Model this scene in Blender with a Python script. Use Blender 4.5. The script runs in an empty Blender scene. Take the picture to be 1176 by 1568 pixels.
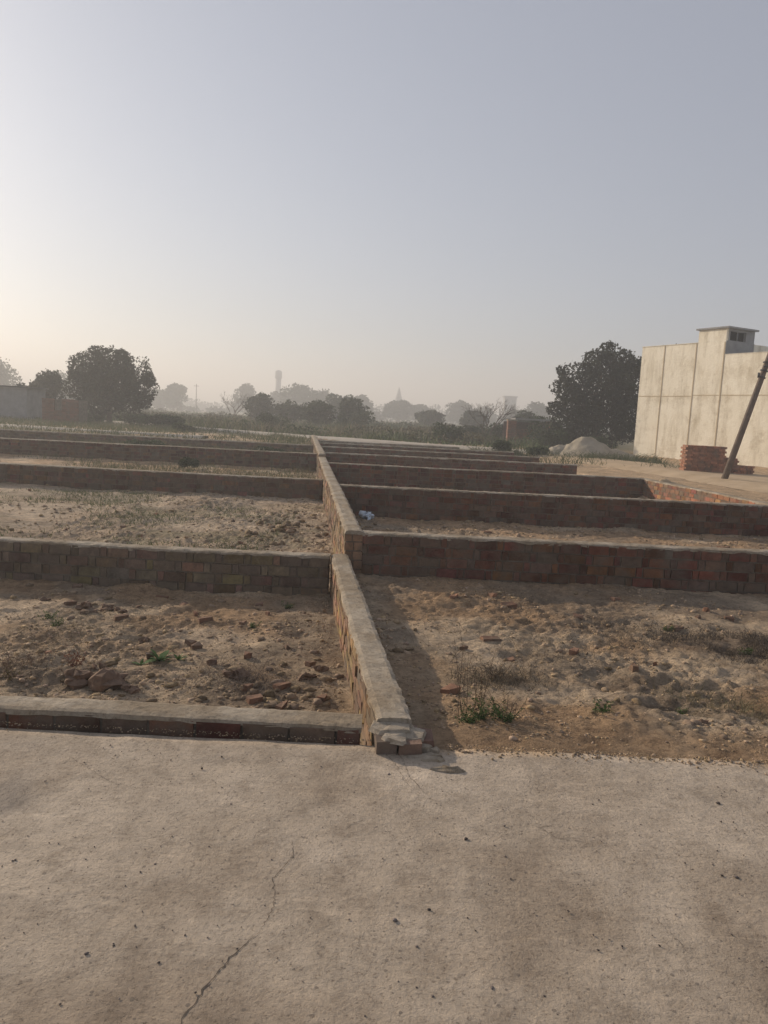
import bpy, math, random
import numpy as np
from mathutils import Vector, Matrix, Euler
random.seed(7); R=np.random.RandomState(11)
scene=bpy.context.scene
for a,v in (('view_transform','Standard'),('look','None'),('exposure',0)):
    try: setattr(scene.view_settings,a,v)
    except Exception: pass

# ---------------------------------------------------------------- noise
TAB=np.random.RandomState(3).uniform(-1,1,(256,256))
def vn(x,y,s=0):
    x=np.asarray(x,float)+s*17.3; y=np.asarray(y,float)+s*9.7
    xi=np.floor(x).astype(int); yi=np.floor(y).astype(int)
    fx=x-xi; fy=y-yi; fx=fx*fx*(3-2*fx); fy=fy*fy*(3-2*fy)
    a=TAB[xi%256,yi%256]; b=TAB[(xi+1)%256,yi%256]; c=TAB[xi%256,(yi+1)%256]; d=TAB[(xi+1)%256,(yi+1)%256]
    return (a*(1-fx)+b*fx)*(1-fy)+(c*(1-fx)+d*fx)*fy
def fbm(x,y,o=4,s=0):
    r=0; a=1; t=0
    for i in range(o):
        r=r+a*vn(x*2**i,y*2**i,s+i); t+=a; a*=.55
    return r/t
def sstep(a,b,x):
    t=np.clip((x-a)/(b-a),0,1); return t*t*(3-2*t)

# ---------------------------------------------------------------- materials
def newmat(name):
    m=bpy.data.materials.new(name); m.use_nodes=True
    nt=m.node_tree; b=nt.nodes['Principled BSDF']; b.inputs['Specular IOR Level'].default_value=.2
    return m,nt,b
def N(nt,t,**k):
    n=nt.nodes.new(t)
    for a,v in k.items(): setattr(n,a,v)
    return n
def noise_node(nt,scale,detail=6,rough=.6,coord=None):
    n=N(nt,'ShaderNodeTexNoise'); n.inputs['Scale'].default_value=scale; n.inputs['Detail'].default_value=detail; n.inputs['Roughness'].default_value=rough
    if coord is not None: nt.links.new(coord,n.inputs['Vector'])
    return n
def ramp(nt,src,stops):
    r=N(nt,'ShaderNodeValToRGB'); e=r.color_ramp.elements
    e[0].position,e[0].color=stops[0][0],(*stops[0][1],1); e[1].position,e[1].color=stops[-1][0],(*stops[-1][1],1)
    for p,c in stops[1:-1]:
        q=e.new(p); q.color=(*c,1)
    nt.links.new(src,r.inputs[0]); return r.outputs[0]
def mix(nt,a,b,f,mode='MIX'):
    m=N(nt,'ShaderNodeMix',data_type='RGBA',blend_type=mode)
    for s,v in ((m.inputs[0],f),(m.inputs[6],a),(m.inputs[7],b)):
        if isinstance(v,bpy.types.NodeSocket): nt.links.new(v,s)
        elif isinstance(v,tuple): s.default_value=(*v,1)
        else: s.default_value=v
    return m.outputs[2]
def bump(nt,b,h,dist,strength=1,prev=None):
    n=N(nt,'ShaderNodeBump'); n.inputs['Distance'].default_value=dist; n.inputs['Strength'].default_value=strength
    nt.links.new(h,n.inputs['Height'])
    if prev: nt.links.new(prev.outputs[0],n.inputs['Normal'])
    nt.links.new(n.outputs[0],b.inputs['Normal']); return n
def col_mat(name,rough=.9,nscale=8,var=(.65,1.3),bumps=((30,.004),),vor=None):
    m,nt,b=newmat(name); b.inputs['Roughness'].default_value=rough
    at=N(nt,'ShaderNodeAttribute',attribute_name='Col'); tc=N(nt,'ShaderNodeTexCoord')
    n=noise_node(nt,nscale,8,.65,tc.outputs['Object'])
    r=ramp(nt,n.outputs[0],[(.25,(var[0],)*3),(.75,(var[1],)*3)])
    c=mix(nt,at.outputs['Color'],r,1.0,'MULTIPLY'); nt.links.new(c,b.inputs['Base Color'])
    prev=None
    for s,d in bumps:
        q=noise_node(nt,s,8,.7,tc.outputs['Object']); prev=bump(nt,b,q.outputs[0],d,1,prev)
    return m,nt,b,tc,c,prev
# soil
M_SOIL,nt,b,tc,c,prev=col_mat('soil',.95,1.3,(.7,1.3),((5,.05),(20,.028),(70,.012)))
n2=noise_node(nt,16,10,.82,tc.outputs['Object']); r2=ramp(nt,n2.outputs[0],[(.33,(.45,.42,.4)),(.5,(1,1,1)),(.7,(1.35,1.32,1.28))])
c=mix(nt,c,r2,.85,'MULTIPLY')
n2=noise_node(nt,4.5,8,.75,tc.outputs['Object']); r2=ramp(nt,n2.outputs[0],[(.38,(.66,.63,.61)),(.52,(1,1,1)),(.68,(1.18,1.16,1.13))])
c=mix(nt,c,r2,.85,'MULTIPLY'); nt.links.new(c,b.inputs['Base Color'])
M_CLOD=col_mat('clod',.95,20,(.7,1.25),((60,.006),))[0]
# brick
M_BRICK,nt,b,tc,c,prev=col_mat('brick',.9,12,(.5,1.3),((40,.006),(120,.003)))
n3=noise_node(nt,3.5,8,.7,tc.outputs['Object']); f=ramp(nt,n3.outputs[0],[(.42,(0,0,0)),(.64,(.85,.85,.85))])
c=mix(nt,c,(.155,.12,.09),f); nt.links.new(c,b.inputs['Base Color'])
def plain(name,c1,c2,scale,bumps,rough=.9,extra=None):
    m,nt,b=newmat(name); b.inputs['Roughness'].default_value=rough; tc=N(nt,'ShaderNodeTexCoord')
    n=noise_node(nt,scale,10,.65,tc.outputs['Object']); c=ramp(nt,n.outputs[0],[(.3,c1),(.7,c2)])
    if extra: c=extra(nt,tc,c)
    nt.links.new(c,b.inputs['Base Color']); prev=None
    for s,d in bumps:
        q=noise_node(nt,s,8,.7,tc.outputs['Object']); prev=bump(nt,b,q.outputs[0],d,1,prev)
    return m
M_MORTAR=plain('mortar',(.10,.085,.065),(.23,.19,.15),6,((30,.01),))
def cem_extra(nt,tc,c):
    n=noise_node(nt,28,8,.75,tc.outputs['Object']); r=ramp(nt,n.outputs[0],[(.3,(.5,.47,.43)),(.5,(1,1,1)),(.8,(1.25,1.23,1.2))])
    c=mix(nt,c,r,.9,'MULTIPLY')
    n=noise_node(nt,2.2,6,.6,tc.outputs['Object']); r=ramp(nt,n.outputs[0],[(.42,(.66,.6,.52)),(.58,(1,1,1))])
    return mix(nt,c,r,.8,'MULTIPLY')
M_CEMENT=plain('cement_cap',(.31,.262,.2),(.47,.405,.32),5,((7,.015),(26,.010),(90,.004)),.9,cem_extra)
def road_extra(nt,tc,c):
    at=N(nt,'ShaderNodeAttribute',attribute_name='Col'); c=mix(nt,c,at.outputs['Color'],1.0,'MULTIPLY')
    n=noise_node(nt,.9,7,.6,tc.outputs['Object']); r=ramp(nt,n.outputs[0],[(.35,(.82,.79,.76)),(.5,(.98,.97,.96)),(.68,(1.1,1.1,1.1))])
    c=mix(nt,c,r,1.0,'MULTIPLY')
    n=noise_node(nt,7,10,.78,tc.outputs['Object']); r=ramp(nt,n.outputs[0],[(.34,(.66,.64,.62)),(.5,(.98,.98,.98)),(.66,(1.2,1.19,1.17))])
    c=mix(nt,c,r,.9,'MULTIPLY')
    mp=N(nt,'ShaderNodeMapping'); mp.inputs['Scale'].default_value=(1.5,12,1); mp.inputs['Rotation'].default_value=(0,0,.5); nt.links.new(tc.outputs['Object'],mp.inputs[0])
    n=noise_node(nt,2.2,8,.7,mp.outputs[0]); n.inputs['Distortion'].default_value=1.5; r=ramp(nt,n.outputs[0],[(.56,(1,1,1)),(.68,(1.25,1.24,1.22))])
    c=mix(nt,c,r,.8,'MULTIPLY')
    mp=N(nt,'ShaderNodeMapping'); mp.inputs['Scale'].default_value=(9,1.6,1); mp.inputs['Rotation'].default_value=(0,0,.9); nt.links.new(tc.outputs['Object'],mp.inputs[0])
    n=noise_node(nt,1.7,8,.7,mp.outputs[0]); n.inputs['Distortion'].default_value=2; r=ramp(nt,n.outputs[0],[(.3,(.78,.77,.75)),(.42,(1,1,1))])
    c=mix(nt,c,r,.8,'MULTIPLY')
    n=noise_node(nt,60,6,.85,tc.outputs['Object']); r=ramp(nt,n.outputs[0],[(.35,(.4,.38,.36)),(.46,(1,1,1)),(.58,(1,1,1)),(.72,(1.45,1.42,1.38))])
    c=mix(nt,c,r,.95,'MULTIPLY')
    for sc,am in ((26,.17),(11,.085)):
        v=N(nt,'ShaderNodeTexVoronoi'); v.inputs['Scale'].default_value=sc; nt.links.new(tc.outputs['Object'],v.inputs['Vector'])
        sx=N(nt,'ShaderNodeSeparateColor'); nt.links.new(v.outputs['Color'],sx.inputs[0]); mu=N(nt,'ShaderNodeMath',operation='MULTIPLY'); nt.links.new(sx.outputs[0],mu.inputs[0]); mu.inputs[1].default_value=am
        lt=N(nt,'ShaderNodeMath',operation='LESS_THAN'); nt.links.new(v.outputs['Distance'],lt.inputs[0]); nt.links.new(mu.outputs[0],lt.inputs[1])
        c=mix(nt,c,(.15,.13,.11),mix(nt,(0,0,0),(.65,.65,.65),lt.outputs[0]))
    return c
M_ROAD=plain('concrete_road',(.405,.337,.262),(.54,.458,.365),2.6,((3,.006),(12,.008),(40,.007),(120,.004)),.88,road_extra)
M_CRACK=plain('crack_dark',(.07,.06,.05),(.14,.115,.09),40,((60,.003),))
M_DIRTROAD=plain('dirt_road',(.38,.28,.17),(.56,.43,.29),.8,((4,.04),(25,.01)))
M_PALEROAD=plain('pale_road',(.36,.31,.25),(.5,.45,.38),.6,((4,.03),(25,.01)))
M_SAND=plain('sand',(.30,.26,.195),(.46,.40,.31),1.6,((6,.08),(30,.02)))
def pl_extra(nt,tc,c):
    mp=N(nt,'ShaderNodeMapping'); mp.inputs['Scale'].default_value=(1.2,1.2,.22); nt.links.new(tc.outputs['Object'],mp.inputs[0])
    n=noise_node(nt,1.5,8,.7,mp.outputs[0]); r=ramp(nt,n.outputs[0],[(.36,(.68,.65,.6)),(.52,(1,1,1))]); c=mix(nt,c,r,.7,'MULTIPLY')
    n=noise_node(nt,.8,9,.78,tc.outputs['Object']); r=ramp(nt,n.outputs[0],[(.5,(1,1,1)),(.62,(.7,.66,.6))]); return mix(nt,c,r,.7,'MULTIPLY')
M_PLASTER=plain('cream_plaster',(.8,.735,.59),(.9,.85,.72),.9,((6,.03),(40,.006)),.9,pl_extra)
M_GREYPL=plain('grey_plaster',(.2,.2,.2),(.33,.33,.33),2,((20,.01),))
M_BAND=plain('band',(.46,.37,.24),(.58,.49,.35),2,((20,.01),))
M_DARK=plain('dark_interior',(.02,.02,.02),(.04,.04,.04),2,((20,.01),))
M_POLE=plain('pole_concrete',(.11,.085,.07),(.2,.16,.13),5,((30,.005),))
M_METAL=plain('dark_metal',(.05,.05,.055),(.1,.1,.1),10,((30,.002),),.5)
M_BARK=plain('bark',(.06,.045,.035),(.13,.1,.08),6,((14,.03),))
M_BAG=plain('plastic_bag',(.5,.6,.7),(.75,.8,.85),9,((20,.01),),.4)
M_HAZEB=plain('far_building',(.3,.3,.3),(.42,.42,.41),.2,((3,.01),))
def leafmat(name):
    m,nt,b=newmat(name); b.inputs['Roughness'].default_value=.65
    at=N(nt,'ShaderNodeAttribute',attribute_name='Col'); nt.links.new(at.outputs['Color'],b.inputs['Base Color'])
    t=N(nt,'ShaderNodeBsdfTranslucent'); nt.links.new(at.outputs['Color'],t.inputs['Color'])
    ms=N(nt,'ShaderNodeMixShader'); ms.inputs[0].default_value=.2; o=nt.nodes['Material Output']
    nt.links.new(b.outputs[0],ms.inputs[1]); nt.links.new(t.outputs[0],ms.inputs[2]); nt.links.new(ms.outputs[0],o.inputs['Surface'])
    return m
M_LEAF=leafmat('foliage')

# ---------------------------------------------------------------- mesh helpers
def mesh_obj(name,V,F,mats,cols=None,mi=None,smooth=False,parent=None):
    me=bpy.data.meshes.new(name); V=np.asarray(V,float)
    if isinstance(F,np.ndarray):
        me.vertices.add(len(V)); me.vertices.foreach_set('co',V.ravel())
        k=F.shape[1]; me.loops.add(F.size); me.loops.foreach_set('vertex_index',F.ravel().astype(np.int32))
        me.polygons.add(len(F)); me.polygons.foreach_set('loop_start',np.arange(0,F.size,k,dtype=np.int32))
        try: me.polygons.foreach_set('loop_total',np.full(len(F),k,dtype=np.int32))
        except Exception: pass
        me.update(calc_edges=True)
    else:
        me.from_pydata([tuple(v) for v in V],[],F)
    if not isinstance(mats,(list,tuple)): mats=[mats]
    for m in mats: me.materials.append(m)
    if mi is not None: me.polygons.foreach_set('material_index',np.asarray(mi,dtype=np.int32))
    if cols is not None:
        a=me.color_attributes.new('Col','FLOAT_COLOR','POINT'); c=np.ones((len(V),4)); c[:,:3]=cols; a.data.foreach_set('color',c.ravel())
    if smooth: me.polygons.foreach_set('use_smooth',np.ones(len(me.polygons),dtype=bool))
    me.validate(); me.update()
    o=bpy.data.objects.new(name,me); scene.collection.objects.link(o)
    if parent: o.parent=parent
    return o
def empty(name,loc=(0,0,0),rotz=0):
    e=bpy.data.objects.new(name,None); e.location=loc; e.rotation_euler=(0,0,rotz); scene.collection.objects.link(e); return e
BF=np.array([[0,1,3,2],[4,6,7,5],[0,4,5,1],[2,3,7,6],[0,2,6,4],[1,5,7,3]])
def box_v(x0,x1,y0,y1,z0,z1):
    return np.array([[x,y,z] for x in (x0,x1) for y in (y0,y1) for z in (z0,z1)],float)
class MB:
    def __init__(s): s.V=[];s.F=[];s.C=[];s.M=[];s.n=0
    def add(s,v,f,c=(.5,.5,.5),m=0):
        v=np.asarray(v,float); s.V.append(v); s.F+= [tuple(int(i)+s.n for i in q) for q in f]; s.C.append(np.tile(np.array(c,float),(len(v),1))); s.M+=[m]*len(f); s.n+=len(v)
    def box(s,x0,x1,y0,y1,z0,z1,c=(.5,.5,.5),m=0,T=None,jit=0):
        v=box_v(x0,x1,y0,y1,z0,z1)
        if jit: v+=R.uniform(-jit,jit,v.shape)
        if T is not None: v=T(v)
        s.add(v,BF,c,m)
    def tube(s,pts,rad,sides=8,c=(.1,.08,.06),m=0):
        pts=[Vector(p) for p in pts]; rings=[]
        for i,p in enumerate(pts):
            d=(pts[min(i+1,len(pts)-1)]-pts[max(i-1,0)]).normalized(); a=d.orthogonal().normalized() if i==0 else (a-d*a.dot(d)).normalized(); bb=d.cross(a)
            for k in range(sides):
                t=2*math.pi*k/sides; rings.append(p+(a*math.cos(t)+bb*math.sin(t))*rad[i])
        f=[]
        for i in range(len(pts)-1):
            for k in range(sides):
                f.append((i*sides+k,i*sides+(k+1)%sides,(i+1)*sides+(k+1)%sides,(i+1)*sides+k))
        f.append(tuple(range(sides))[::-1]); f.append(tuple((len(pts)-1)*sides+k for k in range(sides)))
        s.add([tuple(r) for r in rings],f,c,m)
    def obj(s,name,mats,smooth=False,parent=None):
        return mesh_obj(name,np.concatenate(s.V),s.F,mats,np.concatenate(s.C),s.M,smooth,parent)

# ---------------------------------------------------------------- layout
def axX(y): return np.where(y<8.1,.565-.1266*y,-.31-.112*(y-8.1))
def sideX(y): return 7.35-.088*(y-14.5)
def ground(x,y,detail=True):
    x=np.asarray(x,float); y=np.asarray(y,float)
    ax=axX(y)
    left=-.32+.12*sstep(22,27,y); 
    right=-.035-.08*sstep(3.7,5,y)-.1*sstep(8.1,8.4,y)
    t=sstep(-.05,.05,x-ax)
    z=left*(1-t)+right*t
    o=sstep(-.1,.1,x-sideX(y)); z=z*(1-o)+(.0)*o
    far=sstep(33,38,y); z=z*(1-far)+.1*far
    z=np.where(y<3.55,-.16,z)
    if detail:
        amp=np.where(y<3.55,0,1.)*(.35+.65*sstep(3.6,4.4,y))
        rough=.5+.5*vn(x*.8,y*.8,9)
        n=.045*fbm(x*1.1,y*1.1,3,1)+(.02+.035*rough)*fbm(x*4,y*4,4,2)+(.008+.038*rough)*np.abs(fbm(x*10,y*10,3,5))+(.003+.010*rough)*vn(x*22,y*22,3)
        # old footprints and spade hollows
        for (hx,hy,hr,hd) in HOL: n=n-hd*np.exp(-((x-hx)**2+(y-hy)**2*1.6)/hr**2)
        z=z+amp*n*(1+.8*sstep(20,60,y))
    return z
_r=np.random.RandomState(5)
HOL=[(_r.uniform(-3.5,-.6),_r.uniform(4.3,7.6),_r.uniform(.06,.16),_r.uniform(.02,.05)) for _ in range(16)]+[(_r.uniform(.7,4),_r.uniform(4.2,7.6),_r.uniform(.06,.16),_r.uniform(.015,.04)) for _ in range(20)]+[(1.75,4.45,.12,.06)]
def gz(x,y): return float(ground(np.array([x]),np.array([y]))[0])

def geo(a,b,n): return np.geomspace(a,b,n)
xs=np.concatenate([-geo(2500,15.5,30),np.arange(-15,-5,.3),np.arange(-5,6,.025),np.arange(6,22,.3),geo(22,2500,30)])
ys=np.concatenate([[-60,-20,-6,0,2,3,3.4],np.arange(3.5,8.3,.025),np.arange(8.3,20,.07),np.arange(20,45,.3),geo(45,3000,60)])
X,Y=np.meshgrid(xs,ys); Z=ground(X,Y); nx,ny=len(xs),len(ys)
idx=np.arange(nx*ny).reshape(ny,nx)
F=np.stack([idx[:-1,:-1],idx[:-1,1:],idx[1:,1:],idx[1:,:-1]],-1).reshape(-1,4)
def lerpc(c,d,t): return c*(1-t[...,None])+np.array(d)*t[...,None]
C=np.ones(X.shape+(3,))*np.array((.47,.32,.195))
C=lerpc(C,(.62,.48,.33),sstep(-.15,.3,fbm(X*.9,Y*.9,3,21)))
C=lerpc(C,(.33,.26,.19),.75*sstep(.05,.4,fbm(X*.8+4,Y*1.1,4,25)))
for (px,py,sx,sy) in ((1.2,4.65,.5,.22),(2.2,4.2,.6,.18),(-3.3,6.7,.7,.5),(.75,5.6,.35,.5),(2.6,5.2,.5,.2),(-1.5,6.2,.5,.3)):
    C=lerpc(C,(.7,.55,.39),.85*sstep(.2,.8,np.exp(-((X-px)/sx)**2-((Y-py)/sy)**2)+.3*fbm(X*3,Y*3,3,44)))
for (px,py,sx,sy) in ((2.9,6.0,.8,.35),(-.8,5.0,.6,.35),(-2.1,5.1,.7,.25),(3.6,7.2,.8,.3)):
    C=lerpc(C,(.24,.18,.13),.7*sstep(.2,.8,np.exp(-((X-px)/sx)**2-((Y-py)/sy)**2)+.3*fbm(X*3,Y*3,3,47)))
C=lerpc(C,(.55,.45,.34),.55*((X<axX(Y))&(Y>8)&(Y<17)).astype(float))
C=lerpc(C,(.54,.39,.24),.8*sstep(-.2,.4,X-sideX(Y))*sstep(8,12,Y))
C=lerpc(C,(.19,.17,.09),.8*sstep(24,34,Y)*(1-sstep(5,8,X))*sstep(-.3,.2,fbm(X*.3,Y*.3,3,31)))
C=lerpc(C,(.14,.13,.07),.9*sstep(42,55,Y))
g=.45*sstep(.1,.4,fbm(X*.8,Y*1.5,3,41))*(X<axX(Y))*(Y>9)*(Y<17); C=lerpc(C,(.2,.19,.1),g)
mesh_obj('ground',np.stack([X,Y,Z],-1).reshape(-1,3),F,M_SOIL,C.reshape(-1,3),smooth=True)

# concrete road
xs=np.concatenate([np.arange(-30,-4,.5),np.arange(-4,4,.03),np.arange(4,30.1,.5)]); ts=np.linspace(0,1,90)
edge=3.625+.018*xs+.025*fbm(xs*3,xs*0,3,3)+.018*vn(xs*14,xs*0,8)
edge=np.where(xs<.0,3.62,edge)
X,Tt=np.meshgrid(xs,ts); Yr=-8+(edge[None,:]+8)*np.power(Tt,.6)
Z=.006*fbm(X*1.5,Yr*1.5,4,6)+.002*vn(X*9,Yr*9,2)
Z[-1,:]=-.14; Yr[-1,:]=Yr[-2,:]+(.0+.012)
nx,ny=len(xs),len(ts); idx=np.arange(nx*ny).reshape(ny,nx)
F=np.stack([idx[:-1,:-1],idx[:-1,1:],idx[1:,1:],idx[1:,:-1]],-1).reshape(-1,4)
CR=np.ones(X.shape+(3,))
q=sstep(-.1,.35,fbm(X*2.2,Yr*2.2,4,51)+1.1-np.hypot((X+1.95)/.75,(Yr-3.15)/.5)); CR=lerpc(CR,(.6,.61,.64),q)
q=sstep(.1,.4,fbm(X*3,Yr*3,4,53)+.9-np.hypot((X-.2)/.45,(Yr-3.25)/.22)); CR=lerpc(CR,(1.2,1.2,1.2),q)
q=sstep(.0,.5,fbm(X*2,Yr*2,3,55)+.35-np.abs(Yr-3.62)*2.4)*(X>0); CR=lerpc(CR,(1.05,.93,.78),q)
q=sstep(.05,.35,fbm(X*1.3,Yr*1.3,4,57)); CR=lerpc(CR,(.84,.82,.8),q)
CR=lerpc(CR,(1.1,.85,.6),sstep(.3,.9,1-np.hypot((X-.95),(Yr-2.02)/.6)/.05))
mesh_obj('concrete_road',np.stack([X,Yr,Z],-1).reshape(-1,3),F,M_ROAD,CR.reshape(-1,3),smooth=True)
# cracks
def ribbon(mb,pts,w,z=.0085):
    P=[];
    for i in range(len(pts)-1):
        a=np.array(pts[i]);b_=np.array(pts[i+1]);n=max(3,int(np.linalg.norm(b_-a)/.012))
        for k in range(n): P.append(a+(b_-a)*k/n+R.uniform(-.005,.005,2))
    P.append(np.array(pts[-1])); P=np.array(P); d=np.gradient(P,axis=0); nn=np.stack([-d[:,1],d[:,0]],1); nn/=np.linalg.norm(nn,axis=1)[:,None]
    ww=w*(.25+R.uniform(0,1,len(P))**2)*np.clip(np.minimum(np.arange(len(P)),np.arange(len(P))[::-1])/6,.1,1)
    V=[]
    for p,q,h in zip(P,nn,ww):
        for sgn in (-1,1):
            v=p+q*h*sgn; V.append((v[0],v[1],.006*float(fbm(v[0]*1.5,v[1]*1.5,4,6))+.002*float(vn(v[0]*9,v[1]*9,2))+.0015))
    mb.add(V,[(2*i,2*i+1,2*i+3,2*i+2) for i in range(len(P)-1)])
mb=MB()
ribbon(mb,[(-.56,1.6),(-.467,1.8),(-.43,1.93),(-.396,2.025),(-.37,2.08),(-.316,2.173)],.0026)
ribbon(mb,[(-.316,2.173),(-.2945,2.302),(-.32,2.44),(-.264,2.576),(-.283,2.69)],.0018)
ribbon(mb,[(.09,3.56),(.15,3.4),(.17,3.25),(.2346,3.09)],.0014)
ribbon(mb,[(.05,3.5),(.11,3.36),(.15,3.2),(.2,3.08)],.001)
ribbon(mb,[(.78,2.9),(.68,2.86),(.74,2.79),(.86,2.77)],.0013); ribbon(mb,[(.95,2.4),(1.0,2.2),(.97,2.05)],.0007)
ribbon(mb,[(-1.4,3.3),(-1.1,3.05),(-.9,3.0)],.0008)
mb.obj('road_crack',M_CRACK)

# ---------------------------------------------------------------- walls
def wall(name,p0,p1,zb,zt,w=.21,tint=(.26,.1,.06),cap=.022,course=.105,rat=True,grey=.2,endbrick=True,wave=.012,rag=1.0):
    p0=np.array(p0,float);p1=np.array(p1,float);d=p1-p0;L=np.linalg.norm(d);t=d/L;n=np.array([-t[1],t[0]])
    def T(v):
        o=np.empty_like(v); o[:,:2]=p0+v[:,:1]*t+v[:,1:2]*n
        o[:,2]=v[:,2]+wave*vn(v[:,0]*.5+p0[1],v[:,0]*0,5); return o
    mb=MB(); tint=np.array(tint)
    nseg=max(1,int(L/.5))
    for i in range(nseg):
        mb.box(L*i/nseg+(.006 if i==0 else 0),L*(i+1)/nseg-(.006 if i==nseg-1 else 0),-w/2+.010,w/2-.010,zb,zt-.006,(.2,.2,.2),1,T)
    zz=zt; row=0
    while zz>zb:
        z0=max(zz-course,zb)
        for sd in (-1,1):
            u=-R.uniform(0,.2) if row%2 else 0; k=row
            while u<L:
                ln=(.23 if k%2==0 else .075) if rat else .235
                a=max(u+.007,0);b_=min(u+ln-.007,L)
                if b_-a>.02 and R.rand()>.015:
                    c=tint*R.uniform(.5,1.4)*np.array([1,R.uniform(.85,1.25),R.uniform(.8,1.2)])
                    if R.rand()<grey: c=c*.4+np.array([.18,.145,.11])*.6
                    off=R.uniform(-.007,.005)
                    y0,y1=(w/2-.04,w/2+off) if sd>0 else (-w/2+off,-w/2+.04)
                    mb.box(a,b_,y0,y1,z0+.008,zz-.007,c,0,T,.004)
                u+=ln; k+=1
        if endbrick:
            for e0,e1 in ((-.004,.05),(L-.05,L+.004)):
                m_=0 if row%2 else R.uniform(-.03,.03)
                for ya,yb in ((-w/2+.003,m_-.005),(m_+.005,w/2-.003)):
                    mb.box(e0,e1,ya,yb,z0+.007,zz-.006,tint*R.uniform(.7,1.2),0,T,.001)
        zz-=course; row+=1
    if cap:
        ns=int(L/.025)+2; us=np.linspace(-.012,L+.012,ns); V=[]
        s=R.randint(50)
        prof=[(-w/2-.003,-.014),(-w/2+.004,.55*cap),(-w*.34,.95*cap),(-w*.12,cap),(w*.12,cap),(w*.34,.95*cap),(w/2-.004,.55*cap),(w/2+.003,-.014)]
        K=len(prof)
        for j,(yy,h) in enumerate(prof):
            e=rag*(.011*fbm(us*5,us*0+j*.7,3,s)+.009*vn(us*20,us*0+(3 if j<4 else 9),s))
            e2=rag*(.006*fbm(us*4,us*0+j*.5,4,s+5)+.005*vn(us*16,us*0+j*.8,s+3))
            v=np.stack([us,yy+(e if j in (0,1,K-2,K-1) else 0*us),zt+h+(e2 if h>0 else e2*2.2)],1); V.append(T(v))
        V=np.stack(V,1).reshape(-1,3)
        F=[(i*K+j,i*K+j+1,(i+1)*K+j+1,(i+1)*K+j) for i in range(ns-1) for j in range(K-1)]+[tuple(range(K))[::-1],tuple((ns-1)*K+j for j in range(K))]
        mb.add(V,F,(.3,.3,.3),2)
    return mb.obj(name,[M_BRICK,M_MORTAR,M_CEMENT])
RED=(.17,.068,.044); TAN=(.21,.14,.095)
def ap(y,dx=0): return (float(axX(np.array(y)))+dx,y)
wall('brick_curb_wall',(-7,3.71),(-.07,3.71),-.45,.052,.18,(.18,.078,.055),.014,.1,False,.25,rag=.5)
wall('brick_boundary_wall',(.093+.01,3.64),(-.455,8.06),-.45,.085,.185,(.34,.2,.115),.022,.085,False,.35,rag=.8)
wall('brick_boundary_wall',ap(8.1),ap(14.0),-.45,.345,.19,(.34,.2,.12),.025,.1,False,.35)
wall('brick_boundary_wall',ap(14.05),ap(22.0),-.45,.33,.2,(.34,.2,.12),.025,.1,False,.35)
wall('brick_boundary_wall',ap(22.1),ap(41),-.45,.40,.21,(.26,.17,.11),.04,.1,False,.35)
# left cross walls
wall('brick_plot_wall',(-9,7.98),(-.56,7.98),-.45,.09,.19,TAN,.018,.11,True,.45)
wall('brick_plot_wall',(-20,17.0),(ap(17)[0]-.11,17.0),-.45,.12,.2,(.2,.1,.07),.018,.11,True,.4)
wall('brick_plot_wall',(-26,25.0),(ap(25)[0]-.11,25.0),-.45,.27,.21,(.17,.08,.055),.018,.11,True,.3)
wall('brick_plot_wall',(-20,33.0),(ap(33)[0]-.11,33.0),-.45,.20,.21,(.2,.12,.08),.04,.11,True,.3)
# right cross walls
def rw(y,zt,tint,cap=.018,xe=None): 
    wall('brick_plot_wall',(ap(y)[0]+.11,y),(xe if xe else float(sideX(y))-.11,y),-.45,zt,.19,tint,cap,.11,True,.18)
rw(8.21,.33,RED); rw(13.7,.33,RED); rw(20,.31,RED,.02); rw(25.2,.31,RED,.03); rw(29.6,.31,RED,.03); rw(33.5,.3,RED,.04); rw(37.0,.27,(.25,.2,.16),.05,3.5)
wall('brick_side_wall',(float(sideX(4))+.0,4),(float(sideX(20.1)),20.1),-.3,.3,.21,(.36,.16,.09),.02,.1,False,.2)

# broken wall end at road
mb=MB(); 
def rotT(cx,cy,a):
    ca,sa=math.cos(a),math.sin(a)
    def T(v):
        o=v.copy(); o[:,0]=cx+v[:,0]*ca-v[:,1]*sa; o[:,1]=cy+v[:,0]*sa+v[:,1]*ca; return o
    return T
T=rotT(.14,3.55,.08)
mb.box(-.13,-.03,-.09,.12,-.02,.066,(.2,.15,.12),0,T,.006); mb.box(-.02,.09,-.1,.12,-.02,.06,(.24,.16,.12),0,T,.006)
mb.box(.1,.16,-.04,.12,-.02,.05,(.2,.12,.09),0,T,.008)
mb.obj('broken_brick_footing',M_BRICK)
def lump(mb,cx,cy,cz,sx,sy,sz,seed,c=(.3,.22,.15),n=14,amp=.35,m=0,flat=0):
    u=np.linspace(0,2*np.pi,n,endpoint=False); v=np.linspace(-np.pi/2,np.pi/2,n//2+1)
    V=[]
    for b_ in v:
        for a in u:
            x,y,z=math.cos(a)*math.cos(b_),math.sin(a)*math.cos(b_),math.sin(b_)
            k=1+amp*float(vn(x*1.7+seed*3.1,y*1.7+z*2.3+seed,4))+amp*.4*float(vn(x*5+seed,y*5+z*4,6))
            V.append((cx+sx*x*k,cy+sy*y*k,cz+sz*z*k))
    F=[(i*n+j,i*n+(j+1)%n,(i+1)*n+(j+1)%n,(i+1)*n+j) for i in range(len(v)-1) for j in range(n)]
    mb.add(V,F,c,m)
mb=MB()
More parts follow.
